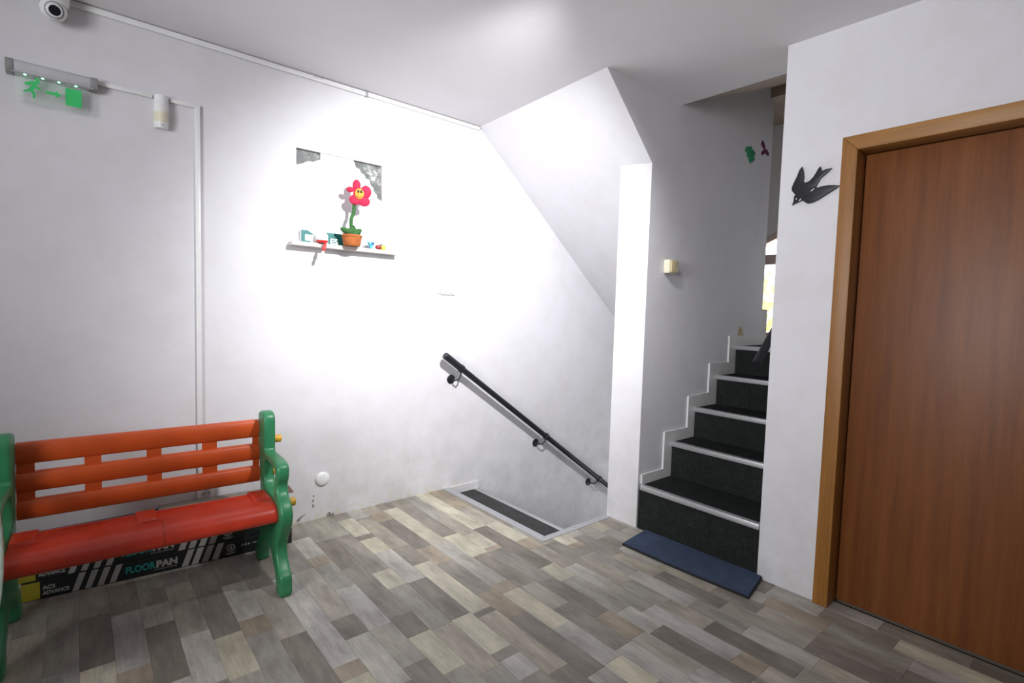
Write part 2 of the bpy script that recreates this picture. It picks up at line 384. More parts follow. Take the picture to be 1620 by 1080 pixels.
XK = lambda k: .786+.1005*(k-8)
def mk_plank(x0, x1, y0, y1, code):
    g = .0002; a, b, c, d = x0+g, x1-g, y0+g, y1-g
    if b-a < .006 or d-c < .006: return
    bv = .0006
    top = [(a+bv, c+bv, 0), (b-bv, c+bv, 0), (b-bv, d-bv, 0), (a+bv, d-bv, 0)]
    mid = [(a, c, -bv), (b, c, -bv), (b, d, -bv), (a, d, -bv)]; bot = [(x, y, -.006) for x, y, z in mid]
    me = bpy.data.meshes.new('plank'); fs = [(0, 1, 2, 3)]
    for i in range(4):
        j = (i+1) % 4; fs += [(4+i, 4+j, j, i), (8+i, 8+j, 4+j, 4+i)]
    me.from_pydata(top+mid+bot, [], fs)
    o = link('plank', me, M_plank, fl)
    k = [.78*c+.22*a for c, a in zip(PC[code], (.30, .278, .242))]; s = rnd.uniform(.95, 1.05); o.color = (k[0]*s, k[1]*s, k[2]*s*rnd.uniform(.97, 1.03), 1)
loose = bmesh.new()
for k in range(-26, 27):
    x0, x1 = XK(k), XK(k+1)
    segs = []; y = YL+.004
    for s in COLS.get(k, '').split(): segs.append((y, float(s[1:]), s[0])); y = float(s[1:])
    while y > -2.3:
        L = rnd.uniform(.18, .5); segs.append((y, max(-2.3, y-L), rnd.choice('GGTTBBWWDCTG'))); y -= L
    segs = [t for a_, b_, c_ in segs for t in (((a_, DY1, c_), (DY1, b_, c_)) if a_ > DY1 > b_ and x1 > XW else ((a_, b_, c_),))]
    for ya, yb, code in segs:
        lim = XW+.085 if ya <= DY1 and yb > DY0-.3 else XW+.004
        a0, a1 = x0, min(x1, lim)
        if a1-a0 < .01: continue
        # cut around the stair hole
        pieces = []
        if a1 > 2.02 and ya > 2.07:
            if a0 < 2.02-.01: pieces.append((a0, 2.02, max(yb, 2.07), ya))
            if yb < 2.07: pieces.append((a0, a1, yb, 2.07))
        else: pieces.append((a0, a1, yb, ya))
        for (p0, p1, q0, q1) in pieces:
            seen = q1 > 2.39-.775*(p1+.226)-.12 and p1 > -.55
            if seen: mk_plank(p0, p1, q0, q1, code)
            else: add_box(loose, p0+.0006, p1-.0006, q0+.0006, q1-.0006, -.006, 0)
lo = bm2('loose_planks', loose, M_plank, fl); lo.color = (.36, .33, .30, 1); lo['kind'] = 'stuff'

# ------------------------------------------------------------------ stair-hole edging and flight going down
dn = empty('descending_stairs', (2.02, 2.6, 0), label='carpeted steps going down through the floor opening below the black handrail', cat='stairs')
def rel(o, root):   # parts are modelled in world coordinates under an empty: keep them there
    o.matrix_parent_inverse = root.matrix_world.inverted() if False else Matrix.Translation(-Vector(root.location)); return o
def wbox(root, name, *a, **k): return rel(box(name, *a, parent=root, **k), root)
wbox(dn, 'step_tread', 2.02, 2.29, 2.072, YL-.001, -.09, -.05, M_carpet2)
wbox(dn, 'step_nosing', 2.288, 2.322, 2.072, YL-.001, -.09, -.046, M_alu, bev=.003)
for i in range(8):
    x = 2.293+.25*i; z = -.09-.2*i
    Yd = 2.072 if x < 2.55 else y_q+.001
    wbox(dn, 'step_riser', x, x+.02, Yd, YL-.001, z-.2, z-.001, M_carpet2)
    wbox(dn, 'step_tread', x+.02, x+.285, Yd if x+.285 < XW else y_q+.001, YL-.001, z-.24, z-.2, M_carpet2)
    if i < 7: wbox(dn, 'step_nosing', x+.26, x+.289, Yd if x+.289 < XW else y_q+.001, YL-.001, z-.22, z-.196, M_alu, bev=.003)
sk = wbox(dn, 'side_skirting', 2.072, 2.335, YL-.014, YL-.001, -.05, .006, M_skirt)
ed = empty('floor_edging', (2.02, 2.07, 0), label='aluminium edge profile framing the opening in the laminate floor', cat='trim')
def wprism(root, name, pts, lift, depth, mat, bev=0): return rel(prism(name, pts, lift, depth, mat, root, bev), root)
# mitred L-profiles
bm = bmesh.new()
def lprof(bm, top, drop):
    n = len(top); A = [bm.verts.new((x, y, .004)) for x, y in top]; B = [bm.verts.new((x, y, -drop)) for x, y in top]
    bm.faces.new(A); bm.faces.new(B[::-1])
    for i in range(n): bm.faces.new((A[i], B[i], B[(i+1) % n], A[(i+1) % n]))
lprof(bm, [(2.018, 2.066), (2.071, 2.111), (2.071, YL-.001), (2.018, YL-.001)], .03)
rel(bm2('edge_strip', bm, M_alu, ed), ed)
bm = bmesh.new(); lprof(bm, [(2.0195, 2.066), (XW-.001, 2.066), (XW-.001, 2.111), (2.0725, 2.111)], .03)
rel(bm2('edge_strip', bm, M_alu, ed), ed)
for (x, y) in ((2.045, 2.35), (2.045, 2.72), (2.045, 3.0), (2.3, 2.09)):
    bm = bmesh.new(); add_tube(bm, [(x, y, .0035), (x, y, .0052)], .005, 10); rel(bm2('screw', bm, M_grey, ed), ed)

# ------------------------------------------------------------------ flight going up
up = empty('ascending_stairs', (2.63, 1.5, 0), label='dark carpeted flight of five steps climbing beside the wooden door', cat='stairs')
tx = [2.633, 2.955, 3.215, 3.49, 3.745, 4.30]; tz = [.268, .492, .692, .897, 1.102]
ya, yb = y_r+.001, y_p-.001
for i in range(5):
    z0 = tz[i-1] if i else 0
    wbox(up, 'step_riser', tx[i], tx[i]+.03, ya, yb, z0-.01 if i else .001, tz[i]-.02, M_carpet)
    wbox(up, 'step_tread', tx[i]+.002, tx[i+1]+.02, ya, yb, tz[i]-.03, tz[i], M_carpet)
    n = wbox(up, 'step_nosing', tx[i]-.012, tx[i]+.026, ya+.004, yb-.012, tz[i]-.026, tz[i]+.004, M_alu, bev=.003)
    if i == 0:
        for y in (1.22, 1.42, 1.62, 1.8):
            bm = bmesh.new(); add_tube(bm, [(tx[0]+.012, y, tz[0]+.0035), (tx[0]+.012, y, tz[0]+.0048)], .004, 8); rel(bm2('screw', bm, M_grey, up), up)
s = [(2.645, .268), (2.955, .268), (2.955, .492), (3.215, .492), (3.215, .692), (3.49, .692), (3.49, .897), (3.745, .897), (3.745, 1.102), (4.262, 1.102),
     (4.262, 1.172), (3.645, 1.176), (3.645, .985), (3.384, .987), (3.384, .782), (3.131, .775), (3.131, .565), (2.868, .567), (2.868, .328), (2.645, .331)]
s = [(a, b+.0005) for a, b in s]
bm = bmesh.new(); add_prism(bm, s, XZ(y_p-.013), .0128); rel(bm2('stepped_skirting', bm, M_skirt, up), up)
# stain above the top of the skirting is a flake of bare plaster
bm = bmesh.new(); add_prism(bm, [(3.775, 1.178), (3.79, 1.215), (3.80, 1.24), (3.825, 1.25), (3.845, 1.235), (3.86, 1.205), (3.875, 1.178)], XZ(y_p-.002), .0018)
fk = bm2('plaster_flake', bm, simple('bare_plaster', (.50, .42, .28), .9, vary=.15, scale=40)); tag(fk, 'ochre patch of bare plaster above the top stair skirting', 'wall patch')
# black rail on the right-hand side of the flight
br = empty('stair_rail', (2.64, 1.19, 1.08), label='black rail end slanting up the right side of the carpeted flight', cat='handrail')
rel(tube('rail', [(2.655, 1.205, 1.083), (2.99, 1.20, 1.39), (3.9, 1.20, 2.2)], .021, M_black, br), br)
for x in (2.80, 3.7):
    z = 1.083+(x-2.655)*.90
    rel(tube('bracket', [(x, y_r+.001, z-.07), (x, 1.17, z-.07), (x, 1.2, z-.045), (x, 1.2, z-.015)], .006, M_black, br, 8), br)

# mat at the foot of the flight
bm = bmesh.new()
mo = [(2.352, 1.764), (2.612, 1.795), (2.628, 1.10), (2.505, 1.075), (2.381, 1.052), (2.368, 1.25), (2.355, 1.50)]
mo = [(a, b) for a, b in mo]
A = [bm.verts.new((x, y, .001)) for x, y in mo]; B = [bm.verts.new((x, y, .013)) for x, y in mo]
bm.faces.new(A[::-1]); bm.faces.new(B)
for i in range(len(mo)): bm.faces.new((A[i], A[(i+1) % len(mo)], B[(i+1) % len(mo)], B[i]))
mt = empty('doormat', (2.48, 1.42, 0), label='blue carpet runner mat lying before the first dark step', cat='mat')
rel(bm2('backing', bm, simple('black_rubber', (.01, .01, .012), .7), mt), mt)
bm = bmesh.new(); add_prism(bm, [(2.356, 1.76), (2.610, 1.791), (2.626, 1.103), (2.505, 1.079), (2.385, 1.056), (2.372, 1.25), (2.359, 1.50)], lambda a, b, t: (a, b, .0131+t), .005)
rel(bm2('pile', bm, M_mat, mt), mt)

# ------------------------------------------------------------------ door
dr = empty('door_1', (0, 0, 0), kind='structure')
fp = .022  # how far the casing stands proud
IY1, IY0, IZ = .797, -.03, 2.058; OY1, OY0, OZ = .859, -.095, 2.122
def jamb(name, pts, mat): return prism(name, pts, YZ(XW-fp), fp+.12, mat, dr, bev=.003)
jamb('jamb', [(IY1, .001), (OY1, .001), (OY1, OZ), (IY1, IZ)], M_jamb)
jamb('jamb', [(IY0, .001), (OY0, .001), (OY0, OZ), (IY0, IZ)], M_jamb)
jamb('head', [(IY1, IZ), (OY1, OZ), (OY0, OZ), (IY0, IZ)], M_jambh)
ds = box('door_leaf', XW+.085, XW+.125, IY0+.003, IY1-.003, .012, IZ-.003, M_door, dr, bev=.002)
hd = box('handle_plate', XW+.080, XW+.085, IY0+.045, IY0+.085, .93, 1.13, M_alu, ds, bev=.002)
tube('handle', [(XW+.08, IY0+.065, 1.05), (XW+.035, IY0+.065, 1.05), (XW+.03, IY0+.075, 1.05), (XW+.03, IY0+.18, 1.05)], .009, M_alu, ds)

# ------------------------------------------------------------------ swallow ornament
BO = [(1.061,1.856),(1.055,1.873),(1.054,1.895),(1.049,1.904),(1.065,1.924),(1.067,1.938),(1.060,1.959),(1.046,1.989),(1.037,2.017),(1.025,2.031),(1.018,2.008),(1.014,1.981),(1.016,1.962),(1.008,1.953),(0.991,1.958),(0.974,1.974),(0.963,1.993),(0.954,2.010),(0.946,2.017),(0.940,1.995),(0.922,2.000),(0.898,2.001),(0.914,1.985),(0.942,1.963),(0.957,1.936),(0.961,1.921),(0.939,1.925),(0.908,1.926),(0.886,1.923),(0.860,1.917),(0.878,1.905),(0.910,1.887),(0.946,1.866),(0.972,1.856),(0.992,1.855),(1.008,1.866),(1.014,1.873),(1.029,1.868),(1.047,1.862)]
bd = empty('swallow_ornament', (XW, .96, 1.93), label='black swallow wall ornament beside the door frame', cat='wall ornament')
rel(flat('body', [BO], 'x', XW-.0065, .012, .0035, M_black, bd), bd)
for nm, P in (('eye_mark', [(1.0385, 1.8805), (1.0435, 1.8805), (1.0435, 1.8855), (1.0385, 1.8855)]), ('neck_mark', [(1.030,1.870),(1.021,1.875),(1.019,1.884),(1.025,1.878)]), ('wing_mark', [(0.982,1.908),(0.973,1.911),(0.962,1.921),(0.972,1.918)])):
    rel(prism(nm, P, YZ(XW-.0137), .0015, M_white, bd), bd)['label'] = 'small white painted mark'

# stickers and sounder on the stairwell wall
gl = flat('leaf_sticker', [[(3.742, 2.545), (3.77, 2.568), (3.80, 2.565), (3.82, 2.580), (3.845, 2.560), (3.885, 2.55), (3.89, 2.53), (3.875, 2.515), (3.885, 2.49), (3.86, 2.475), (3.83, 2.455), (3.80, 2.465), (3.79, 2.488), (3.765, 2.49), (3.768, 2.515), (3.735, 2.525)]], 'y', y_p-.003, .004, .0005, simple('green_felt', (.03, .27, .13), .8))
tag(gl, 'green foam leaf sticker high on the stairwell wall', 'sticker')
bf = empty('butterfly_sticker', (4.04, y_p, 2.6), label='small purple butterfly sticker right of the green leaf', cat='sticker')
M_purp = simple('purple_felt', (.12, .012, .07), .8)
rel(flat('wing', [[(3.995, 2.66), (4.02, 2.655), (4.05, 2.62), (4.045, 2.60), (4.02, 2.605), (3.98, 2.625)]], 'y', y_p-.003, .004, .0005, M_purp, bf), bf)
rel(flat('wing', [[(4.045, 2.605), (4.08, 2.61), (4.12, 2.585), (4.11, 2.565), (4.06, 2.575)]], 'y', y_p-.003, .004, .0005, M_purp, bf), bf)
rel(flat('wing', [[(4.03, 2.60), (4.05, 2.60), (4.04, 2.565), (4.0, 2.55), (3.99, 2.57)]], 'y', y_p-.003, .004, .0005, M_purp, bf), bf)
bl = empty('stair_light_switch', (2.83, y_p, 1.62), label='yellowed round-edged switch on the wall left of the stairs', cat='switch')
rel(box('switch_base', 2.782, 2.872, y_p-.045, y_p-.0005, 1.575, 1.66, M_cream, bl, bev=.008), bl)
rel(box('rocker', 2.79, 2.864, y_p-.056, y_p-.0445, 1.582, 1.652, M_beige, bl, bev=.004), bl)

# ------------------------------------------------------------------ handrail on the left wall
hr = empty('wall_handrail', (2.0, YL, .9), label='black tubular handrail on the left wall over the stair opening', cat='handrail')
ry = YL-.075
rz = lambda x: .995-(x-1.955)*.7043
rp = lambda x: (x, ry, rz(x))
rel(tube('rail', [rp(2.20), rp(4.3)], .0215, M_black, hr, 16), hr)
rel(tube('rail_end_piece', [rp(1.962), rp(1.966), rp(2.09)], [.0225, .0255, .0255], M_black, hr, 16), hr)
rel(tube('rail', [rp(2.09), rp(2.21)], .022, M_black, hr, 16), hr)
for cx, bx_, bz in ((2.108, 2.075, .800), (2.885, 2.93, .213), (3.53, 3.611, -.257)):
    pass
for xr, xb, zb in ((2.105, 2.065, .806), (2.975, 2.925, .214), (3.68, 3.611, -.255)):
    cl = rel(tube('collar', [rp(xr-.012), rp(xr-.010), rp(xr+.010), rp(xr+.012)], [.025, .0285, .0285, .025], M_black, hr, 16), hr)
    z = rz(xr)
    bk = rel(tube('bracket_arm', [(xb, YL-.008, zb), (xb+.004, YL-.045, zb-.004), (xb+.018, YL-.068, zb+.002), (xr-.008, ry, zb+.024), (xr, ry, z-.018)], .0062, M_black, hr, 10), hr)
    rel(tube('rosette', [(xb, YL-.0005, zb), (xb, YL-.005, zb), (xb, YL-.010, zb)], [.033, .033, .024], M_black, hr, 24), hr)

# ------------------------------------------------------------------ cable trunking and electrics
tr = empty('ceiling_cable_trunking', (1, YL, 2.6), label='white cable trunking running along the top of the left wall', cat='cable trunking')
def raked(name, x0, x1, z_off, h, y0, y1, mat, root):
    zt = 2.6455+z_off
    return rel(box(name, x0, x1, y0, y1, zt-h, zt, mat, root, bev=.0015), root)
raked('trunking_run', -.02, 1.385, -.005, .026, YL-.016, YL-.0005, M_white, tr)
raked('trunking_run', 1.398, 2.262, -.004, .024, YL-.016, YL-.0005, M_white, tr)
raked('joint', 1.383, 1.40, -.003, .030, YL-.0185, YL-.0005, M_grey, tr)['label'] = 'grey joint clip'
for x in (1.06, 1.09, 1.75, 2.25): raked('clip_mark', x, x+.03, -.010, .004, YL-.0175, YL-.0155, M_lgrey, tr)
tv = empty('signal_cable_trunking', (.48, YL, 1.3), label='thin white trunking running from the exit sign down to the socket', cat='cable trunking')
rel(box('trunking_run', .084, .295, YL-.014, YL-.0005, 2.298, 2.316, M_white, tv, bev=.0015), tv)
rel(box('trunking_run', .365, .495, YL-.014, YL-.0005, 2.298, 2.316, M_white, tv, bev=.0015), tv)
rel(box('trunking_run', .472, .495, YL-.014, YL-.0005, .34, 2.3, M_white, tv, bev=.0015), tv)
# exit sign
M_cap = simple('grey_end_cap', (.27, .28, .27), .4)
xs = empty('exit_sign', (-.07, YL, 2.25), label='green emergency exit sign with running man under a grey lamp housing', cat='exit sign')
hp = [(YL-.0005, 2.318), (YL-.03, 2.318), (YL-.043, 2.308), (YL-.045, 2.285), (YL-.038, 2.268), (YL-.02, 2.262), (YL-.0005, 2.262)]
rel(prism('housing', hp, YZ(-.192), .252, M_lgrey, xs, bev=.001), xs)
hp2 = [(YL-.0005, 2.321), (YL-.031, 2.321), (YL-.046, 2.310), (YL-.048, 2.284), (YL-.040, 2.265), (YL-.02, 2.259), (YL-.0005, 2.259)]
rel(prism('end_cap', hp2, YZ(-.218), .026, M_cap, xs, bev=.003), xs); rel(prism('end_cap', hp2, YZ(.060), .026, M_cap, xs, bev=.003), xs)
rel(tube('chrome_rail', [(-.2, YL-.041, 2.2655), (.07, YL-.041, 2.2655)], .0035, M_alu, xs, 8), xs)
for x in (-.157, -.101, -.048, .009):
    rel(ball('led', (x, YL-.040, 2.2625), (.0055, .004, .0032), M_led, xs, 2), xs)
ma = Mat('acrylic'); ma.b.inputs['Transmission Weight'].default_value = .95; ma.b.inputs['Roughness'].default_value = .08; ma.b.inputs['IOR'].default_value = 1.06
ma.l(ma.ramp(ma.noise(ma.coords(), 9), [(.3, (.955, .985, .96)), (.7, (.98, 1, .985))]), ma.b.inputs['Base Color'])
rel(box('acrylic_panel', -.190, .053, YL-.032, YL-.028, 2.150, 2.262, ma.m, xs), xs)
py = YL-.0335
man = [(-0.133,2.236),(-0.141,2.225),(-0.158,2.222),(-0.160,2.229),(-0.145,2.240),(-0.128,2.245),(-0.111,2.246),(-0.109,2.238),(-0.119,2.236),(-0.122,2.227),(-0.107,2.219),(-0.108,2.212),(-0.127,2.215),(-0.132,2.206),(-0.124,2.193),(-0.127,2.173),(-0.134,2.173),(-0.135,2.189),(-0.143,2.200),(-0.163,2.190),(-0.165,2.197),(-0.149,2.206),(-0.141,2.219)]
rel(prism('running_man', man, XZ(py), .0012, M_exitgreen, xs), xs)
rel(prism('running_man_head', [(-.119+.008*math.cos(a*PI/5), 2.253+.008*math.sin(a*PI/5)) for a in range(10)], XZ(py), .0012, M_exitgreen, xs), xs)
rel(prism('arrow', [(-0.093,2.215),(-0.060,2.215),(-0.060,2.224),(-0.040,2.209),(-0.060,2.195),(-0.060,2.203),(-0.093,2.203)], XZ(py), .0012, M_exitgreen, xs), xs)
rel(prism('door_symbol', [(-0.027,2.247),(0.028,2.247),(0.028,2.172),(-0.027,2.172)], XZ(py), .0012, M_exitgreen, xs), xs)
# motion detector
pr = empty('motion_detector', (.33, YL, 2.23), label='white motion detector hanging under the thin trunking by the exit sign', cat='sensor')
def dsh(w0, d): return [(w0*math.cos(PI+PI*i/10), -d*abs(math.sin(PI*i/10))**.8) for i in range(11)]
def dcol(name, z0, z1, w0, w1, d0_, d1_, mat):
    bm = bmesh.new(); A = [bm.verts.new((.330+a, YL-.001+b, z0)) for a, b in dsh(w0, d0_)]; B = [bm.verts.new((.330+a, YL-.001+b, z1)) for a, b in dsh(w1, d1_)]
    n = len(A); bm.faces.new(A); bm.faces.new(B[::-1])
    for i in range(n): bm.faces.new((A[i], A[(i+1) % n], B[(i+1) % n], B[i]))
    return rel(bm2(name, bm, mat, pr, smooth=True), pr)
dcol('detector_top', 2.235, 2.316, .031, .031, .046, .040, M_white)
dcol('detector_lens', 2.188, 2.235, .0305, .0305, .046, .046, M_cream)
dcol('detector_foot', 2.160, 2.188, .028, .031, .036, .046, M_white)
rel(ball('status_light', (.332, YL-.044, 2.172), (.003, .002, .003), M_dark, pr, 1), pr)
# dome camera
dc = empty('dome_camera', (-.06, YL, 2.6), label='white dome security camera in the top left corner', cat='camera')
rel(tube('mount_base', [(-.06, YL-.06, 2.6445), (-.06, YL-.06, 2.590), (-.06, YL-.06, 2.575)], [.056, .054, .048], M_white, dc, 32), dc)
rel(ball('camera_ball', (-.06, YL-.06, 2.557), (.047, .047, .047), M_white, dc, 3), dc)
cv = Vector((.10, -1, -.42)).normalized(); c0 = Vector((-.06, YL-.06, 2.557))
rel(tube('lens_shroud', [c0+cv*.020, c0+cv*.050, c0+cv*.052], [.029, .026, .022], M_white, dc, 28), dc)
gv = cv.cross(Vector((0, 0, 1))).normalized(); gu = gv.cross(cv)
rel(tube('ball_groove', [c0+cv*.036+.0315*(math.cos(t*PI/12)*gv+math.sin(t*PI/12)*gu) for t in range(25)], .0022, M_grey, dc, 6), dc)
rel(tube('lens', [c0+cv*.045, c0+cv*.0535], [.020, .020], M_lens, dc, 24), dc)
# light switches
swt = empty('double_light_switch', (2.03, YL, 1.46), label='white light switch on the left wall above the handrail end', cat='switch')
rel(box('switch_plate', 1.965, 2.082, YL-.012, YL-.0005, 1.416, 1.502, M_white, swt, bev=.003), swt)
rel(box('rocker', 1.992, 2.058, YL-.019, YL-.0115, 1.430, 1.476, M_white, swt, bev=.003), swt)
rel(box('side_box', 1.936, 1.962, YL-.008, YL-.0005, 1.42, 1.49, M_cream, swt, bev=.002), swt)
# blanking cover
bc = ball('blanking_cover', (1.137, YL-.003, .247), (.044, .016, .044), M_white); tag(bc, 'round white blanking cover low on the wall right of the bench', 'cover plate')
# socket
so = empty('wall_socket', (.51, YL, .285), label='white wall socket behind the bench at the foot of the trunking', cat='socket')
rel(box('socket_plate', .468, .552, YL-.012, YL-.0005, .246, .33, M_white, so, bev=.003), so)
rel(tube('socket_well', [(.51, YL-.0125, .290), (.51, YL-.0135, .290)], [.023, .023], M_lgrey, so, 24), so)
for dx in (-.0095, .0095): rel(tube('socket_hole', [(.51+dx, YL-.0136, .290), (.51+dx, YL-.0145, .290)], .0035, M_dark, so, 8), so)
# small holes and chips in the wall foot
M_chip = simple('bare_cement', (.28, .26, .23), .9, vary=.2, scale=60)
for i, (x, z, sx, szz, lab) in enumerate(((1.085, .150, .006, .006, 'small screw hole in the wall just under the round cover'), (1.082, .120, .008, .007, 'middle screw hole below the round cover'), (1.082, .088, .008, .011, 'lowest and largest screw hole below the round cover'))):
    tag(ball('screw_hole', (x, YL-.0005, z), (sx, .0015, szz), M_chip, sub=2), lab, 'hole')
pts = [(1.165, .002), (1.170, .022), (1.178, .028), (1.188, .024), (1.192, .014), (1.206, .018), (1.212, .006), (1.216, .001)]
tag(prism('plaster_chip', pts, XZ(YL-.003), .0028, M_chip), 'dark plaster chip at the wall foot right of the round cover', 'wall damage')
tag(prism('plaster_chip', [(.985, .020), (1.0, .034), (1.02, .044), (1.035, .050), (1.037, .046), (1.015, .034), (1.005, .018), (.992, .010)], XZ(YL-.003), .0028, M_chip), 'grey plaster chip at the wall foot beside the bench', 'wall damage')

# ------------------------------------------------------------------ shelf and toys
M_sill = simple('painted_sill', (.62, .58, .54), .4, vary=.06, scale=18)
sh = box('wall_shelf', .935, 1.598, YL-.062, YL-.0005, 1.654, 1.678, M_sill, bev=.003)
tag(sh, 'narrow pale sill shelf under the walled-up opening', 'shelf')
SZ = 1.6785; sy = YL-.03
M_teal = simple('teal_print', (.008, .15, .14), .5, vary=.04)
M_card = simple('white_card', (.80, .80, .78), .5, vary=.02)
eb = empty('teal_box', (1.17, sy, SZ), label='long white and teal carton lying at the back of the shelf', cat='box')
rel(box('carton', .998, 1.352, YL-.020, YL+.006, SZ, SZ+.072, M_card, eb), eb)
yf = YL-.0212
rel(prism('teal_panel', [(.998, SZ+.0715), (1.035, SZ+.072), (1.075, SZ+.048), (1.020, SZ+.048), (1.020, SZ+.012), (1.052, SZ+.012), (1.052, SZ+.001), (.998, SZ+.001)], XZ(yf), .001, M_teal, eb), eb)
rel(prism('teal_panel', [(1.125, SZ+.0715), (1.352, SZ+.0715), (1.352, SZ+.001), (1.155, SZ+.001), (1.155, SZ+.035)], XZ(yf), .001, M_teal, eb), eb)
rel(text('lettering', 'ES', .045, M_card, eb, (1.168, yf-.001, SZ+.006), (1, 0, 0), (0, 0, 1), offset=.0012, width=.048), eb)
# baby rattle
M_rt = simple('red_toy', (.55, .03, .03), .35)
rt = empty('baby_rattle', (1.105, YL-.045, SZ), label='white and red baby rattle hanging its handle over the shelf edge', cat='toy')
rel(ball('rattle_head', (1.105, YL-.055, SZ+.036), (.036, .034, .034), M_card, rt), rt)
rel(tube('red_rim', [(1.105, YL-.058, SZ+.001), (1.105, YL-.057, SZ+.013)], [.028, .036], M_rt, rt, 24), rt)
rel(tube('rattle_handle', [(1.112, YL-.088, SZ+.006), (1.110, YL-.095, SZ-.012), (1.103, YL-.098, SZ-.035), (1.098, YL-.099, SZ-.05)], [.004, .008, .012, .0075], M_rt, rt, 12), rt)
rel(tube('handle_tip', [(1.098, YL-.099, SZ-.050), (1.095, YL-.10, SZ-.062), (1.091, YL-.10, SZ-.074), (1.090, YL-.10, SZ-.078)], [.0075, .0095, .0085, .004], M_white, rt, 12), rt)
# plush flower
M_pet = simple('pink_plush', (.50, .012, .055), .85, vary=.12, scale=60, bump=.4)
M_stem = simple('green_plush', (.028, .11, .025), .9, vary=.15, scale=60, bump=.4)
M_pot = simple('terracotta_plush', (.38, .105, .02), .85, vary=.12, scale=40, bump=.3)
M_face = simple('yellow_plush', (.62, .30, .04), .85, vary=.08, scale=40)
fw_ = empty('plush_flower', (1.275, YL-.05, SZ), label='toy flower with pink petals and smiling yellow face in orange pot', cat='toy')
cx, cy = 1.276, YL-.084
rel(tube('pot', [(cx, cy, SZ), (cx, cy, SZ+.006), (cx, cy, SZ+.045), (cx, cy, SZ+.06), (cx, cy, SZ+.066)], [.046, .050, .056, .057, .050], M_pot, fw_, 28), fw_)
rel(tube('pot_rim', [(cx, cy, SZ+.050), (cx, cy, SZ+.054), (cx, cy, SZ+.062), (cx, cy, SZ+.066)], [.056, .060, .060, .055], M_pot, fw_, 28), fw_)
for i, (dx, dz, sx, szz, ang) in enumerate(((-.036, .084, .044, .018, .30), (.024, .080, .042, .020, -.65), (-.006, .088, .018, .030, .15), (.012, .096, .017, .034, -.25), (.0, .068, .052, .014, -.1))):
    rel(ball('leaf', (cx+dx, cy-.012+.006*i, SZ+dz), (sx, .022, szz), M_stem, fw_, 2, Matrix.Rotation(ang, 3, 'Y')), fw_)
rel(tube('stem', spline([(cx+.004, cy, SZ+.07), (cx-.006, cy, SZ+.125), (cx-.004, cy, SZ+.165), (cx+.010, cy, SZ+.205), (cx+.012, cy, SZ+.25)], 4, False), .0105, M_stem, fw_), fw_)
HC = Vector((cx+.031, cy-.028, SZ+.308)); RT = Matrix.Rotation(-.35, 3, 'Z') @ Matrix.Rotation(.10, 3, 'X')
for (dx, dz, a, b) in ((-.016, .050, .024, .036), (-.052, .024, .023, .017), (.038, .018, .033, .038), (.028, -.038, .036, .030), (-.022, -.032, .036, .030)):
    ang = math.atan2(dz, dx)
    rel(ball('petal', HC+RT @ Vector((dx, 0, dz)), (a, .011, b), M_pet, fw_, 3, RT), fw_)
rel(ball('head', HC, (.036, .013, .040), M_pet, fw_, 3, RT), fw_)
rel(ball('face', HC+RT @ Vector((0, -.012, .003)), (.027, .007, .032), M_face, fw_, 3, RT), fw_)
for dx in (-.006, .010): rel(ball('eye', HC+RT @ Vector((dx, -.0195, .016)), (.0065, .003, .009), M_dark, fw_, 2, RT), fw_)
rel(tube('smile', [HC+RT @ Vector((.019*math.sin(t), -.0175, -.004-.016*math.cos(t))) for t in [x*.3 for x in range(-4, 5)]], .0016, M_rt, fw_, 6), fw_)
# blue toy figure and fruit-like toy
M_blue = simple('blue_toy', (.10, .42, .62), .4); M_navy = simple('navy_toy', (.03, .08, .25), .4)
bt = empty('blue_toy_figure', (1.415, YL-.04, SZ), label='small blue toy on the shelf between flower pot and red yellow toy', cat='toy')
rel(ball('toy_body', (1.418, YL-.04, SZ+.014), (.013, .012, .014), M_blue, bt, 2), bt)
rel(box('toy_head', 1.400, 1.438, YL-.055, YL-.03, SZ+.022, SZ+.044, M_blue, bt, bev=.005), bt)
rel(box('toy_cap', 1.414, 1.434, YL-.057, YL-.045, SZ+.028, SZ+.040, M_navy, bt, bev=.003), bt)
rel(tube('toy_arm', [(1.404, YL-.045, SZ+.036), (1.392, YL-.047, SZ+.040), (1.388, YL-.047, SZ+.030)], .004, M_blue, bt, 8), bt)
ry_ = empty('red_yellow_toy', (1.485, YL-.04, SZ), label='small dark red and yellow toy at the right end of the shelf', cat='toy')
rel(ball('toy_body', (1.468, YL-.042, SZ+.015), (.022, .015, .015), simple('dark_red_toy', (.28, .02, .02), .4), ry_, 2), ry_)
rel(ball('toy_wheel', (1.502, YL-.042, SZ+.016), (.017, .015, .016), simple('bright_yellow_toy', (.80, .66, .05), .4), ry_, 2), ry_)
rel(tube('toy_handle', [(1.474, YL-.05, SZ+.022), (1.480, YL-.052, SZ+.034), (1.490, YL-.052, SZ+.030)], .0035, M_dark, ry_, 8), ry_)

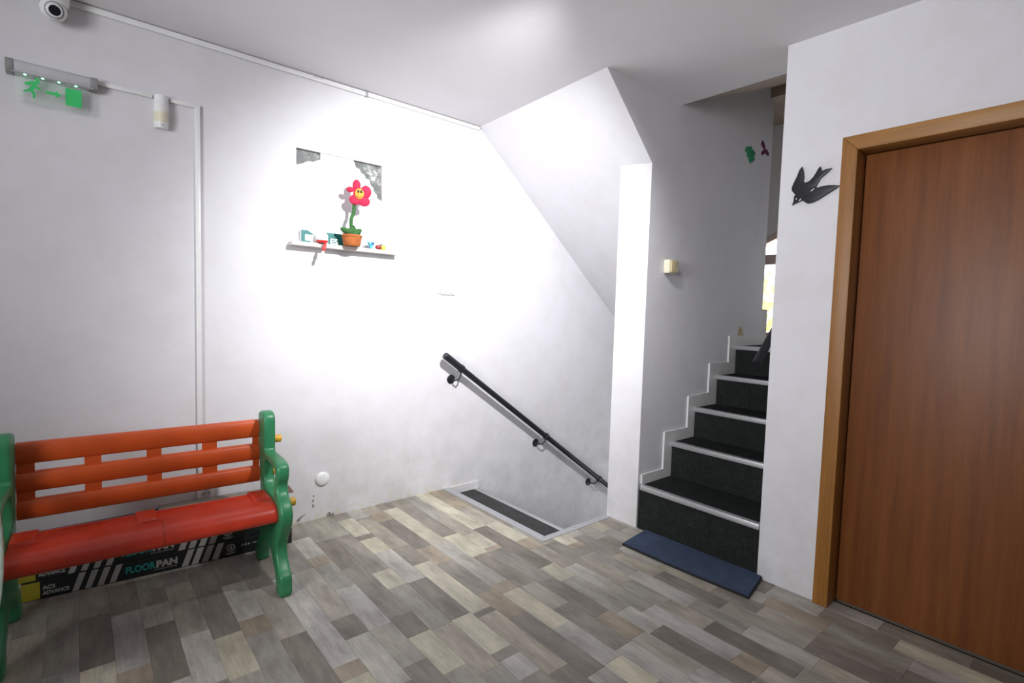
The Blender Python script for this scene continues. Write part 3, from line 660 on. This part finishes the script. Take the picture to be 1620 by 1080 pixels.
# ------------------------------------------------------------------ bench
BX, BY = .235, 2.60
bn = empty('garden_bench', (BX, BY, 0), rz=math.radians(-2.1), label='orange and red plastic child bench with green side frames', cat='bench')
def L(o): return o     # bench parts are modelled in bench coordinates (x along the bench, y absolute minus BY)
fp_ = [(2.372, .001), (2.366, .05), (2.370, .092), (2.402, .118), (2.440, .165), (2.446, .215), (2.402, .278), (2.364, .33), (2.356, .385), (2.385, .428), (2.425, .452), (2.442, .490), (2.420, .535), (2.425, .583), (2.475, .600), (2.560, .602), (2.640, .600), (2.670, .606), (2.672, .635), (2.672, .70), (2.674, .752), (2.69, .778), (2.72, .787), (2.765, .783), (2.795, .765), (2.80, .70), (2.795, .60), (2.775, .50), (2.76, .40), (2.745, .33), (2.755, .24), (2.795, .135), (2.86, .08), (2.87, .03), (2.868, .001), (2.80, .001), (2.785, .045), (2.74, .105), (2.68, .15), (2.62, .165), (2.56, .158), (2.505, .12), (2.462, .07), (2.452, .03), (2.450, .001)]
hole = [(2.488, .448), (2.484, .50), (2.466, .540), (2.495, .560), (2.58, .565), (2.655, .558), (2.685, .52), (2.68, .45), (2.62, .420), (2.53, .418)]
for s_ in (1, -1):
    xc = .470*s_
    o1 = [(a-BY, b) for a, b in spline(fp_, 3)]; o2 = [(a-BY, b) for a, b in spline(hole, 3)]
    sf = flat('side_frame', [o1, o2], 'x', xc, .054, .013, M_green, bn, seg=4)
    for (py_, pz) in ((2.705, .648), (2.70, .49), (2.45, .405)):
        bm = bmesh.new(); add_tube(bm, [(xc+s_*.020, py_-BY, pz), (xc+s_*.056, py_-BY, pz), (xc+s_*.059, py_-BY, pz)], [.019, .019, .016], 20)
        bm2('peg', bm, M_yellow, bn, smooth=True)['label'] = 'yellow plastic peg'
def xprism(name, prof, x0, x1, mat, parent, bev=0, n=1):
    bm = bmesh.new(); add_prism(bm, [(a-BY, b) for a, b in prof], YZ(x0), x1-x0)
    if bev: bmesh.ops.bevel(bm, geom=list(bm.edges), offset=bev, segments=2, affect='EDGES', profile=.5)
    return bm2(name, bm, mat, parent, smooth=True)
def slat_prof(z0, z1, lean):
    h = z1-z0; yb = 2.752+lean
    return spline([(yb, z0+.004), (yb-.004, z0+.012), (yb-.009, z0+h*.35), (yb-.010, z0+h*.65), (yb-.004, z1-.010), (yb+.002, z1-.002), (yb+.018, z1), (yb+.022, z1-.006), (yb+.020, z0+.006), (yb+.014, z0)], 2)
xa, xb_ = -.441, .441
for z0, z1, ln in ((.649, .735, .018), (.536, .617, .010), (.428, .507, .002)):
    xprism('slat', slat_prof(z0, z1, ln), xa, xb_, M_orange, bn)
for z0, z1, ln in ((.612, .654, .014), (.502, .541, .006)):
    for x0, x1 in ((-.441, -.386), (-.232, -.176), (-.018, .037), (.196, .257), (.413, .441)):
        prism('slat_link', [(2.758+ln-BY, z0), (2.758+ln-BY, z1), (2.768+ln-BY, z1), (2.768+ln-BY, z0)], YZ(x0), x1-x0, M_orange, bn)
seat_p = spline([(2.664, .375), (2.660, .402), (2.640, .410), (2.58, .413), (2.50, .414), (2.445, .410), (2.412, .394), (2.397, .366), (2.399, .348), (2.412, .336), (2.432, .336), (2.445, .348), (2.50, .362), (2.62, .366)], 3)
xprism('seat', seat_p, xa, xb_, M_red, bn)
def ridge(name, x0, x1, y0, y1, z0, z1, bev=.003):
    bm = bmesh.new(); add_box(bm, x0, x1, y0-BY, y1-BY, z0, z1, bev); return bm2(name, bm, M_red, bn, smooth=True)
ridge('seat_ridge', -.36, -.075, 2.615, 2.625, .409, .4155); ridge('seat_ridge', .005, .36, 2.615, 2.625, .409, .4155)
ridge('seat_ridge', -.05, .02, 2.508, 2.516, .4115, .4175, .002)
clip_p = [(2.672, .380), (2.668, .409), (2.648, .419), (2.58, .4215), (2.53, .4205), (2.522, .412), (2.56, .405), (2.655, .395)]
for x0, x1 in ((-.441, -.368), (-.065, .002), (.366, .436)): xprism('hinge_clip', clip_p, x0, x1, M_red, bn, bev=.002)
ridge('seat_ridge', .372, .441, 2.508, 2.516, .4115, .4165, .002); ridge('seat_ridge', -.441, -.35, 2.508, 2.516, .4115, .4165, .002)
bm = bmesh.new(); add_prism(bm, [(a-BY+(-.0012 if a < 2.5 else .0), b) for a, b in [(2.50, .4155), (2.445, .4115), (2.411, .395), (2.396, .366), (2.397, .340), (2.40, .366), (2.416, .39), (2.445, .405), (2.50, .409)]], YZ(.018), .0035)
bm2('seat_seam', bm, simple('seam_red', (.30, .02, .008), .5), bn)

# ------------------------------------------------------------------ flooring cartons
M_ink = simple('black_print', (.010, .014, .013), .38, vary=.05); M_ptxt = simple('pale_print', (.36, .35, .33), .5, vary=.03)
M_tealp = simple('teal_letters', (.02, .26, .235), .5, vary=.03); M_yel = simple('yellow_print', (.36, .30, .02), .5, vary=.05)
M_kraft = simple('grey_cardboard', (.23, .205, .165), .8, vary=.08, scale=12); M_lab = simple('violet_label', (.10, .08, .11), .5, vary=.3, scale=80)
ang = math.atan2(2.897-2.977, .891+.148)
def carton(off, z, lab, yo=0.0):
    r = empty('flooring_carton', (-.148+off*math.cos(ang), 2.968+off*math.sin(ang)+yo, z), rz=ang, label=lab, cat='box', group='stacked cartons of floor boards under the bench')
    Lc = 1.035; s0 = -.06
    bm = bmesh.new(); add_box(bm, s0, Lc, 0, .19, .0008, .0828, .0015)
    bm2('carton', bm, M_ink, r)
    def q(name, pts, mat): return prism(name, pts, XZ(-.0008), .0008, mat, r)
    q('yellow_panel', [(s0, .003), (0, .003), (0, .079), (s0, .079)], M_yel)
    for a in (.106, .150, .194, .238): q('stripe', [(a, .003), (a+.023, .003), (a+.051, .0815), (a+.027, .0815)], M_ptxt)
    for a in (.520, .562, .606, .650): q('stripe', [(a, .003), (a+.028, .003), (a+.056, .0815), (a+.028, .0815)], M_ptxt)
    u, v = (1, 0, 0), (0, 0, 1)
    text('lettering', 'AC3', .023, M_ptxt, r, (.008, -.0012, .041), u, v, offset=.0008, width=.042)
    text('lettering', 'ADVANCE', .023, M_ptxt, r, (.008, -.0012, .017), u, v, offset=.0008, width=.090)
    text('lettering', 'FLOOR', .044, M_tealp, r, (.300, -.0012, .029), u, v, offset=.0016, width=.115)
    text('lettering', 'PAN', .044, M_ptxt, r, (.418, -.0012, .029), u, v, offset=.0022, width=.086)
    text('lettering', 'laminate flooring', .008, M_ptxt, r, (.410, -.0012, .0165), u, v, width=.09)
    ring = lambda R: [(.737+R*math.cos(2*PI*i/24), .046+R*math.sin(2*PI*i/24)) for i in range(24)]
    for R0, R1 in ((.0205, .0165), (.0145, .0125)):
        flat('round_badge', [ring(R0), ring(R1)], 'y', -.001, .001, 0, M_ptxt, r, smooth=False)
    q('droplet_mark', [(.737, .057), (.744, .046), (.742, .039), (.737, .036), (.732, .039), (.730, .046)], M_ptxt)
    q('caption_mark', [(.712, .018), (.762, .018), (.762, .021), (.712, .021)], M_ptxt); q('caption_mark', [(.720, .013), (.754, .013), (.754, .0155), (.720, .0155)], M_ptxt)
    for i, a in enumerate((.785, .800, .815)): q('small_mark', [(a, .042), (a+.009, .046), (a+.010, .055), (a+.002, .050)], M_ptxt)
    q('small_mark', [(.838, .047), (.868, .047), (.868, .051), (.838, .051)], M_ptxt)
    q('shield_mark', [(.885, .060), (.905, .060), (.907, .045), (.895, .032), (.883, .045)], M_ptxt)
    bm = bmesh.new(); add_box(bm, Lc, Lc+.0012, .015, .15, .012, .07); bm2('end_label', bm, M_lab, r)
    return r
carton(0, .001, 'black printed carton of laminate boards, bottom of the stack under the bench')
carton(-.013, .0845, 'black printed carton of laminate boards in the middle of the stack', .004)
carton(-.03, .168, 'upper printed carton of laminate boards hidden behind the red seat', .006)
cb = empty('cardboard_sheet', (.5, 3.03, .2515), rz=ang, label='grey-brown cardboard offcut lying on top of the carton stack', cat='cardboard')
bm = bmesh.new(); add_box(bm, -.21, .36, -.085, .085, 0, .017, .002); bm2('sheet', bm, M_kraft, cb)
bm = bmesh.new(); add_box(bm, .20, .412, -.07, .05, .0175, .022, .001); bm2('folded_flap', bm, simple('brown_cardboard', (.15, .085, .06), .8), cb)

# green panel with pale rim at the left edge of the picture
gp = empty('green_play_panel', (-.43, 2.1, 0), label='green rounded plastic panel with pale rim at the left picture edge', cat='play equipment')
PXR = -.1815
def pell(a, b): return [(PXR-.25+a*math.cos(t), .558+b*math.sin(t)) for t in [2*PI*i/56 for i in range(56)]]
rel(flat('panel', [pell(.246, .545)], 'y', 2.1, .016, .004, M_green, gp), gp)
rel(flat('rim', [pell(.25, .55), pell(.243, .543)], 'y', 2.1, .024, .0015, simple('pale_rim', (.42, .50, .42), .3), gp), gp)

# ------------------------------------------------------------------ bush outside the landing window
M_leaf = simple('sunlit_leaves', (.72, .68, .20), .7, vary=.25, scale=3)
tre = empty('garden_bush', (8.2, 3.2, -1), label='yellow-green foliage seen through the arched landing window', cat='bush')
bm = bmesh.new()
for i in range(420):
    p = Vector((8.2+rnd.gauss(0, .5), 3.4+rnd.uniform(-1.3, 1.5), rnd.uniform(.2, 2.05)-abs(rnd.gauss(0, .25))))
    r_ = bmesh.ops.create_cone(bm, cap_ends=True, segments=5, radius1=.09, radius2=.02, depth=.02)
    R_ = Matrix.Rotation(rnd.uniform(0, 6.28), 4, 'Z') @ Matrix.Rotation(rnd.uniform(0, 3), 4, 'X')
    bmesh.ops.transform(bm, matrix=Matrix.Translation(p) @ R_, verts=r_['verts'])
fo = rel(bm2('foliage', bm, M_leaf, tre), tre); fo['kind'] = 'stuff'
rel(tube('trunk', [(8.2, 3.3, -1.2), (8.25, 3.3, .4), (8.2, 3.4, 1.2)], [.06, .05, .02], M_brown, tre, 8), tre)
